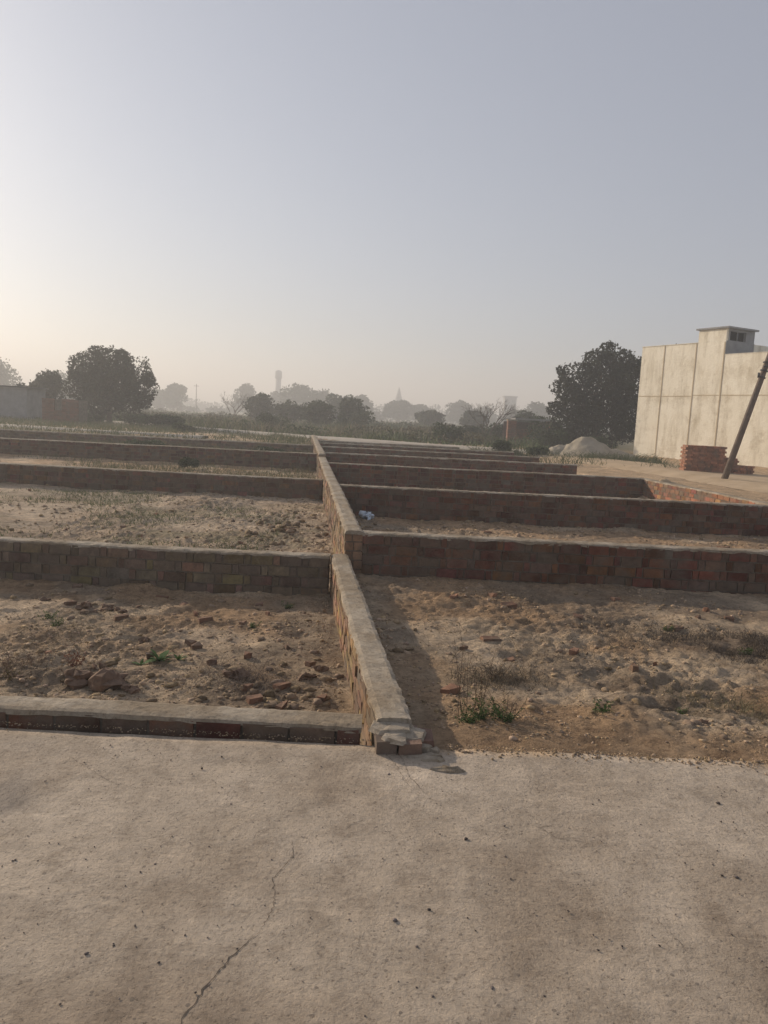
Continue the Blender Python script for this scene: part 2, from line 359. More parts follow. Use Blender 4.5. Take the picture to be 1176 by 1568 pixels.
def slab(mb,cx,cy,z0,z1,r,seed,n=9,sy=1.0):
    rs=np.random.RandomState(seed); a=np.sort(rs.uniform(0,2*np.pi,n)); rr=r*rs.uniform(.7,1.15,n)
    V=[(cx+rr[i]*math.cos(a[i]),cy+sy*rr[i]*math.sin(a[i]),z0) for i in range(n)]+[(cx+.88*rr[i]*math.cos(a[i]),cy+.88*sy*rr[i]*math.sin(a[i]),z1+rs.uniform(-.009,.006)) for i in range(n)]+[(cx,cy,z1+.004)]
    F=[(i,(i+1)%n,n+(i+1)%n,n+i) for i in range(n)]+[(n+i,n+(i+1)%n,2*n) for i in range(n)]; mb.add(V,F,(.3,.3,.3))
slab(mb,.09,3.61,.062,.09,.12,3,13,.95); slab(mb,.19,3.57,.05,.073,.085,5,11); slab(mb,.11,3.5,.055,.076,.065,6,10); slab(mb,.23,3.52,.0,.035,.06,8,9)
slab(mb,.25,3.44,.0,.010,.11,11,17,.5); slab(mb,.34,3.32,.0,.009,.1,12,15,.3); slab(mb,.30,3.5,.0,.02,.035,15,9,.8); slab(mb,.05,3.47,.0,.015,.03,16,8,.8)
mb.obj('mortar_rubble',M_CEMENT,False)

# ---------------------------------------------------------------- clods / pebbles / bricks debris
import bmesh
def ico(sub):
    bm=bmesh.new(); bmesh.ops.create_icosphere(bm,subdivisions=sub,radius=1); V=np.array([v.co[:] for v in bm.verts]); F=np.array([[l.index for l in f.verts] for f in bm.faces]); bm.free(); return V,F
I1=ico(1);I2=ico(2)
def scatter(name,xy,size,I,colf,zoff=.1,mat=M_CLOD,onroad=False,flat=.6,jag=.34):
    V0,F0=I; n=len(xy); k=len(V0)
    A=R.uniform(0,2*np.pi,n); sc=size[:,None]*R.uniform(.6,1.35,(n,3)); sc[:,2]*=flat
    V=V0[None]*(1+R.uniform(-jag,jag,(n,k,1)))*sc[:,None,:]
    ca,sa=np.cos(A)[:,None],np.sin(A)[:,None]
    x=V[:,:,0]*ca-V[:,:,1]*sa; y=V[:,:,0]*sa+V[:,:,1]*ca
    z0=(np.zeros(n)+.002 if onroad else ground(xy[:,0],xy[:,1]))+size*zoff
    V=np.stack([x+xy[:,:1],y+xy[:,1:2],V[:,:,2]+z0[:,None]],-1).reshape(-1,3)
    F=(F0[None]+np.arange(n)[:,None,None]*k).reshape(-1,3)
    c=np.repeat(colf(n),k,axis=0)
    return mesh_obj(name,V,F,mat,c)
def soilcol(n): 
    b_=np.array([.43,.315,.21])*R.uniform(.55,1.2,(n,1)); b_[:,2]*=R.uniform(.85,1.1,n); return b_
def pts(n,x0,x1,y0,y1,thr=-1,s=0,sc=1.2):
    P=[];m=0
    while m<n:
        q=np.stack([R.uniform(x0,x1,n),R.uniform(y0,y1,n)],1); k=fbm(q[:,0]*sc,q[:,1]*sc,3,s)+R.uniform(-.25,.25,n)>thr
        k&=np.abs(q[:,0]-axX(q[:,1]))>.13
        P.append(q[k]); m+=k.sum()
    return np.concatenate(P)[:n]
P1=np.concatenate([pts(6000,-4.2,5,3.95,8,.05,2),pts(3500,-3,0.1,4,7.6,.05,7),pts(700,.3,4,3.75,4.3,-.3,7)])
P1=P1[(np.abs(P1[:,0]-axX(P1[:,1]))>.13)&((P1[:,1]>3.86)|(P1[:,0]>.35))]
scatter('soil_clods',P1,R.uniform(.003,.010,len(P1))*(1+2.0*R.rand(len(P1))**7),I1,soilcol)
P2=pts(6500,-9,7,8.5,20,-.05,3,.8); scatter('soil_clods',P2,R.uniform(.008,.022,len(P2))*(1+1.3*R.rand(len(P2))**6),I1,soilcol)
P2=pts(180,-3.6,4,4.0,7.6,.0,3); scatter('soil_clods',P2,R.uniform(.014,.034,len(P2)),I2,lambda n:soilcol(n)*.75)
P2=np.stack([R.normal(-.7,.3,90),R.normal(4.95,.3,90)],1); P2=P2[(P2[:,1]>4.0)&(P2[:,0]<axX(P2[:,1])-.14)]; scatter('soil_clods',P2,R.uniform(.015,.045,len(P2)),I2,lambda n:soilcol(n)*.6)
P2=np.stack([R.normal(-1.6,.3,65),R.normal(12.2,.9,65)],1); scatter('soil_clods',P2,R.uniform(.03,.075,len(P2)),I2,lambda n:soilcol(n)*.65)
P2=pts(420,-9,7,8.5,19,.1,33,.5); scatter('soil_clods',P2,R.uniform(.02,.045,len(P2)),I2,lambda n:soilcol(n)*.8)
P3=np.stack([R.uniform(-2.6,2.6,800),R.uniform(1.5,3.55,800)],1); scatter('road_pebbles',P3,R.uniform(.0012,.0035,800)*(1+2*R.rand(800)**9),I1,lambda n:np.array([.13,.11,.1])*R.uniform(.5,1.8,(n,1)),.2,onroad=True)
P3=np.stack([R.uniform(.35,4,1400),3.60-np.abs(R.normal(0,.045,1400))],1); scatter('road_pebbles',P3,R.uniform(.002,.006,1400)*(1+R.rand(1400)**6),I1,soilcol,.2,onroad=True)
P3=np.stack([R.uniform(-3,0,500),3.61-np.abs(R.normal(0,.03,500))],1); scatter('road_pebbles',P3,R.uniform(.002,.005,500),I1,soilcol,.2,onroad=True)
mb=MB()
for i,(x,y,s) in enumerate([(-1.77,4.95,.12),(-2.04,4.97,.09),(-1.62,4.85,.05),(-2.72,6.85,.08),(-2.55,6.95,.06),(-2.4,6.85,.05),(-3.2,7.1,.045),(-.42,5.45,.05),(-.5,5.3,.05),(-2.45,5.0,.04),(-1.0,5.25,.07),(3.4,6.1,.05),(1.9,4.2,.025),(-1.9,6.0,.04),(3.1,4.7,.04)]):
    lump(mb,x,y,gz(x,y)+s*.2,s,s*.8,s*.6,i+2,(.2,.135,.095),14,.75)
mb.obj('dirt_clods',M_CLOD)
mb=MB()
BP=[(1.2,6.9,.3),(.475,4.6,.9),(-2.2,7.5,.2),(-.6,4.75,1.1),(-.48,4.6,.2),(-1.55,6.6,.6),(-.5,5.6,.9),(-2.65,6.75,.2),(2.35,7.4,.4),(3.3,7.0,.1),(1.5,5.6,1),(1.7,12.3,.2),(-1.5,12.0,.5),(-1.9,12.6,1.2),(5.4,11.9,.4),(-3.4,9.2,.1),(-3.1,7.6,.3),(-1.9,7.2,1.4),(2.6,6.5,.8),(.9,5.9,.2),(-.9,9.6,.4),(-5,7.4,.2),(-.8,4.85,.4),(-.35,4.9,1.3),(-.65,5.1,.7),(-2.3,6.6,.5),(-2.9,6.95,1.0),(-1.2,7.4,.2)]
BP+=[(R.uniform(-3.4,-.6),R.uniform(4.3,7.6),R.uniform(0,3)) for _ in range(16)]+[(R.uniform(.6,4),R.uniform(4.6,7.6),R.uniform(0,3)) for _ in range(10)]+[(R.uniform(-8,-1.6),R.uniform(9,16),R.uniform(0,3)) for _ in range(14)]
for i,(x,y,a) in enumerate(BP):
    l=R.uniform(.035,.08)*(1 if i<28 else .55); z=gz(x,y); mb.box(-l,l,-l*.6,l*.6,z-.02,z+R.uniform(.015,.04),np.array((.28,.15,.095))*R.uniform(.6,1.1),0,rotT(x,y,a),.012)
mb.obj('brick_pieces',M_BRICK)

# ---------------------------------------------------------------- foliage
def rdirs(n):
    v=R.normal(size=(n,3)); return v/np.linalg.norm(v,axis=1)[:,None]
def leaf_geo(c,size,col):
    n=len(c); a=rdirs(n); b_=np.cross(a,rdirs(n)); b_/=np.linalg.norm(b_,axis=1)[:,None]+1e-9
    s=(size*R.uniform(.6,1.4,n))[:,None]; V=np.stack([c+a*s,c+b_*s*.5,c-a*s,c-b_*s*.5],1).reshape(-1,3)
    return V,np.arange(4*n).reshape(-1,4),np.repeat(col,4,axis=0)
def lobe_pts(lobes,n):
    lobes=np.array(lobes,float); w=lobes[:,3]*lobes[:,5]; k=R.choice(len(lobes),n,p=w/w.sum()); d=rdirs(n)
    r=np.where(R.rand(n)<.72,R.uniform(.72,1.0,n),R.uniform(.2,.8,n))
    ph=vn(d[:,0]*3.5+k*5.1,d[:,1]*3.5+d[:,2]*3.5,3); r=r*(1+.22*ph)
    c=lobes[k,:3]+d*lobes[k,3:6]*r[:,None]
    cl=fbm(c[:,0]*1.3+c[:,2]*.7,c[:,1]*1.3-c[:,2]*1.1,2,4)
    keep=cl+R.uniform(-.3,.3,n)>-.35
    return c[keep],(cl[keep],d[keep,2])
def tree(name,x,y,z0,h,w,leaf,n,col=(.06,.08,.03),nl=12,crown=.12,seed=0,lobes=None):
    rs=np.random.RandomState(seed+100)
    if lobes is None:
        lobes=[]
        cz=z0+h*(.5+crown/2); hz=h*(.5-crown/2)
        for i in range(nl):
            a=rs.uniform(0,2*np.pi); r=rs.uniform(.0,.62); zz=rs.uniform(-.62,.66)
            k=math.sqrt(max(.15,1-zz*zz)); rr=rs.uniform(.26,.4)
            lobes.append((x+math.cos(a)*r*w/2*k,y+math.sin(a)*r*w/2*k,cz+zz*hz*.95,rr*w/2*1.1,rr*w/2*1.1,rr*hz*1.0))
        lobes.append((x,y,cz,w*.34,w*.3,hz*.78))
    c,(cl,dz)=lobe_pts(lobes,n)
    c[:,2]=np.maximum(c[:,2],z0+.05)
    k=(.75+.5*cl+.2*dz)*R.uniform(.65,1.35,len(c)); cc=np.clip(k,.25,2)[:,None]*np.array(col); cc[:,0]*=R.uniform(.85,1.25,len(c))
    V,F,CC=leaf_geo(c,leaf,cc)
    e=empty(name,(x,y,z0)); 
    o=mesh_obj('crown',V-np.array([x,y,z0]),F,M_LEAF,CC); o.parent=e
    mb=MB(); th=h*.5; r0=.035*h
    mb.tube([(0,0,-.1),(rs.uniform(-.05,.05)*h,0,th*.4),(rs.uniform(-.08,.08)*h,0,th),(0,0,th*1.5)],[r0*1.3,r0,r0*.75,r0*.2],8)
    for l in lobes[:9]:
        q=np.array(l[:3])-np.array([x,y,z0]); s0=np.array([0,0,th*rs.uniform(.35,.9)]); m_=(s0+q)/2+rs.uniform(-.05,.05,3)*h; mb.tube([s0,m_,q],[r0*.5,r0*.32,r0*.1],5)
    o=mb.obj('trunk',M_BARK,True); o.parent=e
    return e
DK=(.024,.036,.015)
# left big tree
x,y=-20.1,55; s=.79
LB=[(-1.8,4.4,2.1,2.1,1.7),(.1,5.3,1.7,1.8,1.3),(1.8,4.5,2.0,2,1.5),(2.6,3.0,1.6,1.8,1.3),(-2.6,3.0,1.5,1.6,1.4),(0,3.2,2.6,2.4,2.2),(.6,4,2,1.5,1.8),(-1.0,6.0,.9,1,.6),(3.3,3.9,.9,.9,.8),(-.6,1.7,2.0,2,1.3),(1.6,1.7,1.5,1.5,1.0),(-3.3,3.9,.7,.7,.5),(1.0,5.9,.7,.7,.5),(3.0,2.0,.9,.9,.8)]
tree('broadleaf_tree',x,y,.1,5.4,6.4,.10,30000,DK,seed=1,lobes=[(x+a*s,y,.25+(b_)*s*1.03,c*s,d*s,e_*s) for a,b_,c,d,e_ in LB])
tree('broadleaf_tree',-26.3,59,.1,4.2,3.9,.11,9000,DK,seed=2,nl=9,crown=.1)
tree('broadleaf_tree',-29.0,61,.1,3.0,3.4,.11,5000,DK,seed=22,nl=7,crown=.1)
# right tree
x,y=13.1,48
tree('broadleaf_tree',x,y,.1,6.5,5.6,.10,32000,(.022,.03,.014),seed=3,lobes=[(x+.9,y,5.5,1.3,1.3,1.0),(x-.2,y,5.6,1.1,1.2,.9),(x-1.5,y,4.7,1.2,1.2,.9),(x-2.0,y,3.8,1.0,1.1,.9),(x-1.2,y,3.0,1.4,1.4,1.2),(x+.4,y,3.8,1.9,1.8,1.8),(x+1.5,y,4.2,1.4,1.4,1.6),(x-1.6,y,1.7,1.3,1.4,1.2),(x+.2,y,1.8,2,1.6,1.6),(x+1.9,y,2.2,1.3,1.3,1.6),(x+2.4,y,5.3,.9,.9,.8),(x-2.3,y,.8,1.2,1.2,.8),(x-2.4,y,5.0,.5,.5,.35),(x+.3,y,6.6,.5,.5,.3),(x-2.7,y,2.6,.6,.6,.5)])
tree('broadleaf_tree',20.1,57,.1,8.1,4.6,.1,1300,(.06,.06,.035),seed=4,nl=6,crown=.6)
# hazier trees
spec=[(-66,130,8.8,9),(-72,135,8,9),(-57,132,7.2,9),(-51,130,6.6,7),(-45,160,6.2,7.5),(-50,165,5,6),(-32,170,7.2,8),(-26,175,6,8),(-18,150,7.6,12),(-13,152,6.8,8),(-7,115,4.6,6),(-17,100,3.9,6),(-7.9,85,3.3,6.4),(-4.0,88,3.6,5),(-12.5,95,3.2,6),(2.1,160,5.4,9),(7,165,4.8,7),(-6,165,6.2,7),(15.6,170,6.2,10),(21,175,5.2,8),(28.7,150,6.2,8.5),(6,110,3.0,6),(23,140,4,6),(12,105,3.2,5),(16,90,3,5)]
for i,(x,y,h,w) in enumerate(spec):
    k=1.45 if y>=140 else (1.2 if y>=130 else (.85 if y<105 else 1))
    x*=k; y*=k; w*=k; h=1.5+(h-1.5)*k
    tree('broadleaf_tree',x,y,.1,h,w,.0019*y,3600,(.035,.054,.022),seed=10+i,nl=10,crown=.02)
# bare tree
def bare(name,x,y,z,h,w,seed,col_m=M_BARK):
    rs=np.random.RandomState(seed); mb=MB()
    def br(p,d,l,r,k):
        q=p+d*l+rs.uniform(-.08,.08,3)*l; mb.tube([p,(p+q)/2+rs.uniform(-.05,.05,3)*l,q],[r,r*.8,r*.6],4)
        if k>0:
            for _ in range(rs.randint(2,4)):
                e=d+rs.uniform(-.75,.75,3)*np.array([w,w,.5]); e/=np.linalg.norm(e); br(q,e,l*rs.uniform(.6,.85),r*.65,k-1)
    for i in range(4): 
        d=np.array([rs.uniform(-.5,.5)*w,rs.uniform(-.5,.5)*w,1]); br(np.array([x+rs.uniform(-.2,.2),y,z]),d/np.linalg.norm(d),h*.3,h*.016,5)
    return mb.obj(name,col_m)
bare('bare_tree',7.5,58,.1,3.6,1,5)
bare('bare_tree',-19.5,95,.1,4.3,1,8)
# distant tree line
lob=[]
for yy,hh in ((260,5.5),(420,9)):
    for x in np.arange(-.6*yy,.6*yy,yy*.014):
        h=hh*(.55+.45*float(fbm(x/yy*22,yy*.1,3,6))+R.uniform(-.1,.25)); lob.append((x,yy+R.uniform(-15,15),h*.5,yy*.012*R.uniform(.7,1.5),3,max(1,h*.55)))
c,(a,b_)=lobe_pts(lob,22000); c[:,2]=np.abs(c[:,2]); cc=(.8+.5*a)[:,None]*np.array((.05,.065,.035)); V,F,CC=leaf_geo(c,.9,cc); mesh_obj('distant_tree_line',V,F,M_LEAF,CC)

def blades(name,P,h,w,cols,lean=.3,z=None,seg=1):
    n=len(P); z=ground(P[:,0],P[:,1]) if z is None else z
    A=R.uniform(0,np.pi,n); dx,dy=np.cos(A)*w/2,np.sin(A)*w/2; L=R.normal(0,lean,(n,2))*h[:,None]
    b0=np.stack([P[:,0]-dx,P[:,1]-dy,z-.01],1); b1=np.stack([P[:,0]+dx,P[:,1]+dy,z-.01],1)
    m0=np.stack([P[:,0]-dx*.7+L[:,0]*.4,P[:,1]-dy*.7+L[:,1]*.4,z+h*.6],1); m1=np.stack([P[:,0]+dx*.7+L[:,0]*.4,P[:,1]+dy*.7+L[:,1]*.4,z+h*.6],1)
    t0=np.stack([P[:,0]-dx*.1+L[:,0],P[:,1]-dy*.1+L[:,1],z+h*.98],1);t1=np.stack([P[:,0]+dx*.1+L[:,0],P[:,1]+dy*.1+L[:,1],z+h],1)
    V=np.stack([b0,b1,m1,m0,t1,t0],1).reshape(-1,3); i=np.arange(n)[:,None]*6
    F=np.concatenate([i+np.array([[0,1,2,3]]),i+np.array([[3,2,4,5]])]); return mesh_obj(name,V,F,M_LEAF,np.repeat(cols,6,axis=0))
RY,RX=[38,41.5,46,58,80],[9,3.5,-4.3,-20,-50]
# field of weeds
n=40000; yy=42*np.exp(R.uniform(0,1.15,n)); xx=R.uniform(-.62,.30,n)*yy; Pf=np.stack([xx,yy],1)
rd=np.interp(yy,RY,RX)
k=(fbm(xx*.25,yy*.25,3,61)+R.uniform(-.3,.3,n)>-.1)&(xx>rd+1.6); Pf=Pf[k]; xx=xx[k];yy=yy[k]
t=sstep(-.35,.35,fbm(xx*.12,yy*.12,3,62)+R.uniform(-.2,.2,len(xx)))[:,None]
cf=(np.array((.065,.10,.03))*(1-t)+np.array((.17,.145,.08))*t)*R.uniform(.5,1.4,(len(xx),1))
hf=R.uniform(.2,.75,len(xx))*(1+.8*fbm(xx*.3,yy*.3,2,63))*(.5+.5*sstep(42,60,yy)); blades('tall_weeds',Pf,hf,.04+.0009*yy,cf,.45)
lob=[]
while len(lob)<420:
    yy=44*math.exp(R.uniform(0,1.1)); xx=R.uniform(-.6,.30)*yy
    if xx<np.interp(yy,RY,RX)+2.3 : continue
    s=R.uniform(.25,1.0)*(.5+.5*min(1,(yy-40)/35)); lob.append((xx,yy,.1+s*.45,s*R.uniform(.9,1.8),s,s*.7))
c,(a,b_)=lobe_pts(lob,48000); c[:,2]=np.maximum(c[:,2],.1)
tt=sstep(-.3,.4,fbm(c[:,0]*.2,c[:,1]*.2,2,64))[:,None]; cc=(.8+.6*a)[:,None]*(np.array((.048,.075,.024))*(1-tt)+np.array((.11,.095,.05))*tt)*R.uniform(.6,1.4,(len(c),1)); V,F,CC=leaf_geo(c,.11,cc); mesh_obj('scrub_bushes',V,F,M_LEAF,CC)
# nearer weeds between far walls
n=9000; P=pts(n,-20,5,26,37,-.0,71,.35); t=R.rand(n,1); blades('grass',P,R.uniform(.06,.28,n),np.full(n,.025),(np.array((.06,.10,.03))*(1-t)+np.array((.2,.17,.09))*t),.6)
n=14000; P=pts(n,-34,-4,35,56,-.15,76,.3); rd=np.interp(P[:,1],RY,RX); P=P[(P[:,0]<rd-1.6)]; n=len(P); t=R.rand(n,1); blades('grass',P,R.uniform(.06,.32,n),np.full(n,.04),(np.array((.06,.095,.03))*(1-t)+np.array((.17,.15,.08))*t),.6)
n=5000; P=pts(n,-18,-1.8,17.5,24.7,.05,72,.35); P=P[P[:,0]<axX(P[:,1])-.2]; n=len(P); t=R.rand(n,1); blades('grass',P,R.uniform(.04,.22,n),np.full(n,.016),(np.array((.07,.10,.03))*(1-t)+np.array((.2,.16,.1))*t),.7)
n=5000; P=pts(n,-8,-1.6,9.5,16.3,.10,73,.7); t=R.rand(n,1); blades('grass',P,R.uniform(.015,.08,n),np.full(n,.011),(np.array((.08,.12,.04))*(1-t)+np.array((.17,.16,.09))*t),.9)
n=1500; P=pts(n,1.5,7,14.5,19.5,.0,74,.5); t=R.rand(n,1); blades('grass',P,R.uniform(.03,.14,n),np.full(n,.014),(np.array((.09,.12,.04))*(1-t)+np.array((.22,.18,.1))*t),.6)
n=2600; P=np.concatenate([pts(2000,4,13,35.2,37,-.3,75,.5),pts(600,5.5,12,30,36,.1,76,.5)]); t=R.rand(n,1); blades('grass',P,R.uniform(.08,.4,n),np.full(n,.028),(np.array((.045,.08,.022))*(1-t)+np.array((.14,.13,.07))*t),.7)
# shrubs
for i,(x,y,h,w,l) in enumerate([(11.1,52,1.7,3.2,.08),(9.0,60,1.4,3,.09),(12,58,2.2,3,.09),(7.2,63,1.2,3,.09),(-6.0,23.2,.35,.7,.03),(7.2,12.8,.35,.6,.025),(-17,52,1.0,3,.08),(-15.5,53,.8,3,.09),(6.6,15.6,.25,.5,.025),(-22,55,.8,3,.09),(5.6,36.6,.6,1.4,.05),(7.3,36.9,.5,1.4,.05),(4.2,50,1.3,2.5,.08),(-9,60,1.5,3,.08),(-3,72,2,4,.1),(10.3,47,1.3,2.4,.07),(11.9,45,.9,1.8,.07),(-12,45,.5,1.6,.06),(-9.6,30,.45,1.6,.05),(-4.5,29,.4,1.4,.05)]):
    lobes=[(x+R.uniform(-.32,.32)*w,y+R.uniform(-.3,.3)*w,gz(x,y)+h*R.uniform(.3,.7),w*.24,w*.24,h*.35) for _ in range(7)]
    c,(a,b_)=lobe_pts(lobes,3000); c[:,2]=np.maximum(c[:,2],gz(x,y)); V,F,CC=leaf_geo(c,l,(.8+.6*a)[:,None]*np.array((.045,.068,.024))*R.uniform(.6,1.4,(len(c),1))); mesh_obj('shrub',V,F,M_LEAF,CC)
# near weeds
def weed(name,x,y,h,n,leaf,gcol,scol,spread=.3,stems=8,seed=0):
    rs=np.random.RandomState(seed); z=gz(x,y); mb=MB(); cs=[]
    for i in range(stems):
        d=np.array([rs.uniform(-spread,spread),rs.uniform(-spread,spread),1.]); l=h*rs.uniform(.4,1); p=np.array([x+rs.uniform(-.03,.03),y+rs.uniform(-.03,.03),z-.01]); P=[p]
        for k in range(4): P.append(P[-1]+(d+rs.uniform(-.15,.15,3))*l/4)
        mb.tube(P,[.0022,.0020,.0017,.0014,.0008],4,scol)
        for k in range(1,5):
            for _ in range(2):
                e=P[k]+rs.uniform(-1,1,3)*np.array([.25,.25,.15])*l; mb.tube([P[k],(P[k]+e)/2+rs.uniform(-.01,.01,3),e],[.0012,.001,.0006],3,scol)
                for q in range(max(1,n//(stems*8))): cs.append(P[k]+(e-P[k])*rs.uniform(.2,1.1)+rs.uniform(-.012,.012,3))
    ob=mb.obj(name,M_CLOD)
    if n:
        c=np.array(cs); c[:,2]=np.maximum(c[:,2],z+.005); V,F,CC=leaf_geo(c,leaf,np.array(gcol)*R.uniform(.6,1.4,(len(c),1))); o=mesh_obj('leaves',V,F,M_LEAF,CC); o.parent=ob
G=(.08,.13,.04); BR=(.13,.09,.06)
weed('weed',.62,4.06,.12,420,.007,G,(.1,.12,.05),1.2,18,1)
weed('weed',.74,4.02,.10,300,.007,G,(.1,.12,.05),1.2,14,2)
weed('weed',.52,4.0,.08,200,.007,G,(.1,.12,.05),1.2,12,12)
weed('dry_twig_plant',.50,4.12,.56,90,.006,(.11,.1,.05),BR,.13,5,3)
weed('dry_twig_plant',.6,4.2,.36,90,.006,(.11,.1,.05),BR,.3,7,4)
weed('dry_twig_plant',.75,4.1,.22,90,.006,(.11,.1,.05),BR,.7,9,14)
weed('dry_twig_plant',.8,4.9,.14,0,.01,G,(.12,.09,.06),.9,22,5)
weed('dry_twig_plant',-2.2,5.35,.15,120,.008,(.2,.07,.035),(.2,.09,.06),.8,14,6)
weed('dry_twig_plant',-2.45,4.9,.13,60,.008,(.12,.1,.04),BR,.8,8,7)
for i,(x,y) in enumerate([(-2.7,6.2),(-2.9,6.5),(2.9,5.8),(1.9,4.5),(-3.2,5.9),(-1.1,6.5),(1.3,4.2),(3.3,5.2),(-2.0,4.5),(2.5,6.4),(-.9,7.3),(3.6,6.5)]): weed('weed',x,y,R.uniform(.05,.09),130,.008,G,(.1,.12,.05),.9,8,20+i)
# leafy plant with long leaves
def rosette(x,y,n,L,seed):
    rs=np.random.RandomState(seed); z=gz(x,y); V=[];F=[]
    for i in range(n):
        a=rs.uniform(0,2*np.pi); el=rs.uniform(.3,1.2); d=np.array([math.cos(a)*math.cos(el),math.sin(a)*math.cos(el),math.sin(el)]); s=np.cross(d,[0,0,1]); s/=np.linalg.norm(s); l=L*rs.uniform(.6,1); k=len(V)
        for t,w in ((0,.08),(.3,.12),(.6,.13),(.85,.08),(1,.01)):
            p=np.array([x,y,z])+d*l*t-np.array([0,0,1])*l*.35*t*t
            V+= [p-s*w*l,p+s*w*l]
        F+=[(k+2*j,k+2*j+1,k+2*j+3,k+2*j+2) for j in range(4)]
    mesh_obj('leafy_plant',np.array(V),F,M_LEAF,np.array((.08,.14,.04))*R.uniform(.7,1.3,(len(V),1)))
rosette(-1.62,5.5,16,.18,3); rosette(-1.5,5.55,9,.12,4); rosette(-1.75,5.45,8,.11,5)
# dark dry brush
def brush(cx,cy,sx,sy,n,col):
    P=np.stack([R.normal(cx,sx,n),R.normal(cy,sy,n)],1); k=(fbm(P[:,0]*4,P[:,1]*4,2,91)+R.uniform(-.3,.3,n)>-.1); P=P[k]; n=len(P)
    blades('dry_brush',P,R.uniform(.015,.07,n),np.full(n,.0035),np.array(col)*R.uniform(.5,1.6,(n,1)),1.3)
brush(2.9,6.0,.45,.26,5200,(.085,.068,.052)); brush(.8,4.9,.15,.12,900,(.12,.1,.07)); brush(-.95,5.15,.2,.2,1200,(.14,.11,.09)); brush(2.2,4.6,.25,.2,900,(.16,.14,.08)); brush(-2.3,5.25,.25,.12,1200,(.15,.1,.07))
brush(4.2,5.0,.6,.5,2500,(.14,.12,.08)); brush(1.0,5.6,.5,.4,700,(.18,.14,.1)); brush(-2.6,6.3,.5,.3,900,(.17,.14,.09))

# ---------------------------------------------------------------- far roads
def road(name,P,W,z,mat):
    P=np.array(P,float); t=np.linspace(0,len(P)-1,160); x=np.interp(t,range(len(P)),P[:,0]); y=np.interp(t,range(len(P)),P[:,1]); w=np.interp(t,range(len(P)),W)
    dx,dy=np.gradient(x),np.gradient(y); l=np.hypot(dx,dy); nx_,ny_=-dy/l,dx/l; V=[]
    for j,s in enumerate(np.linspace(-1,1,9)):
        e=.12*fbm(t*1.7,t*0+j,3,12)*(1 if abs(s)==1 else 0)
        X_=x+nx_*(w/2*s+e*w*.4); Y_=y+ny_*(w/2*s+e*w*.4); zz=z+(.02 if abs(s)<1 else -.13)+.015*vn(X_*2,Y_*2,3); V.append(np.stack([X_,Y_,zz],1))
    V=np.stack(V,1).reshape(-1,3); F=np.array([(i*9+j,(i+1)*9+j,(i+1)*9+j+1,i*9+j+1) for i in range(159) for j in range(8)]); mesh_obj(name,V,F,mat,smooth=True)
road('dirt_road',[(-50,80),(-20,58),(-11,51),(-4.3,46),(3.5,41.5),(8,38.5)],[2.4,2.2,2.0,2.6,2.8,3],.2,M_PALEROAD)
road('dirt_road',[(6.5,38.6),(9.3,35.5),(11.4,31),(13.0,25),(15,17),(17,8)],[2,3,4.5,6,7,8],.13,M_DIRTROAD)
road('dirt_road',[(-45,47),(-30,43),(-19,39.5),(-9,37.6)],[2.4,2.2,1.8,.8],.19,M_PALEROAD)

# ---------------------------------------------------------------- building
B=empty('cream_building',(14.2,44,0),math.radians(-62.2))
def bb(name,lst,mat,jit=0):
    mb=MB()
    for q in lst: mb.box(*q)
    o=mb.obj(name,mat); o.parent=B
E=5.55
bb('wall_block',[(0,E,0,9,-.2,6.22),(E+.01,17,.0,9,-.2,5.55)],M_PLASTER)
bb('coping',[(-.02,3.78,-.03,.2,6.221,6.25),(E+.01,17,-.02,.2,5.551,5.575),(-.03,.2,.21,9,6.221,6.25)],M_PLASTER)
bands=[(u-.03,u+.03,-.02,-.001,-.1,6.2 if u<E else 5.54) for u in (1.63,3.75,E-.06,8.9,12.5)]
bands+=[(0.05,1.58,-.015,-.001,3.45,3.49),(1.68,3.70,-.015,-.001,3.45,3.49),(3.80,E-.11,-.015,-.001,3.5,3.54),(E-.01,8.85,-.015,-.001,3.5,3.54),(8.95,12.4,-.015,-.001,3.5,3.54)]
bb('pilaster_bands',bands,M_BAND)
bb('stair_head_left_wall',[(3.83,E-.02,-.002,.15,6.224,6.86)],M_PLASTER)
fx0,fx1=E-.16,E-.01
bb('stair_head_front_wall',[(fx0,fx1,.151,2.1,6.224,6.28),(fx0,fx1,.151,.25,6.281,6.86),(fx0,fx1,1.45,2.1,6.281,6.86),(fx0,fx1,.251,1.449,6.74,6.86),(E-.005,E+.012,.0,2.1,5.56,6.25)],M_GREYPL)
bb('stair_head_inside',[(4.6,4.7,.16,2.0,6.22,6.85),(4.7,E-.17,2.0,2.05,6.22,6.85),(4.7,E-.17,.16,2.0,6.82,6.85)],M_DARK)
bb('window_frame',[(E-.1,E-.06,.84,.88,6.285,6.735)],M_GREYPL)
bb('roof_slab',[(3.7,E+.15,-.1,2.2,6.864,6.95)],M_GREYPL)

# pole
mb=MB(); a=np.array([10.9,24.6,-.1]); d=np.array([1.65,-.3,7.0])
mb.tube([a,a+d*.35,a+d*.7,a+d],[.105,.095,.08,.065],10,m=0)
p=a+d*.55
mb.tube([p+np.array([-.12,-.12,0]),p+np.array([.12,-.12,.02])],[.025,.025],6,m=1)
for k in (.50,.53,.565): mb.tube([a+d*k,a+d*(k+.006)],[.12,.12],10,m=1)
mb.tube([a+d*.5+np.array([-.13,-.1,0]),a+d*.5+np.array([-.15,-.1,.16])],[.05,.03],8,m=1)
mb.tube([a+d*.9+np.array([-.7,0,0]),a+d*.9+np.array([.7,0,.05])],[.03,.03],6,m=1)
for k in (-.6,0,.6): mb.tube([a+d*.9+np.array([k,0,.0]),a+d*.9+np.array([k,0,.1]),a+d*.9+np.array([k,0,.18])],[.03,.045,.02],8,m=1)
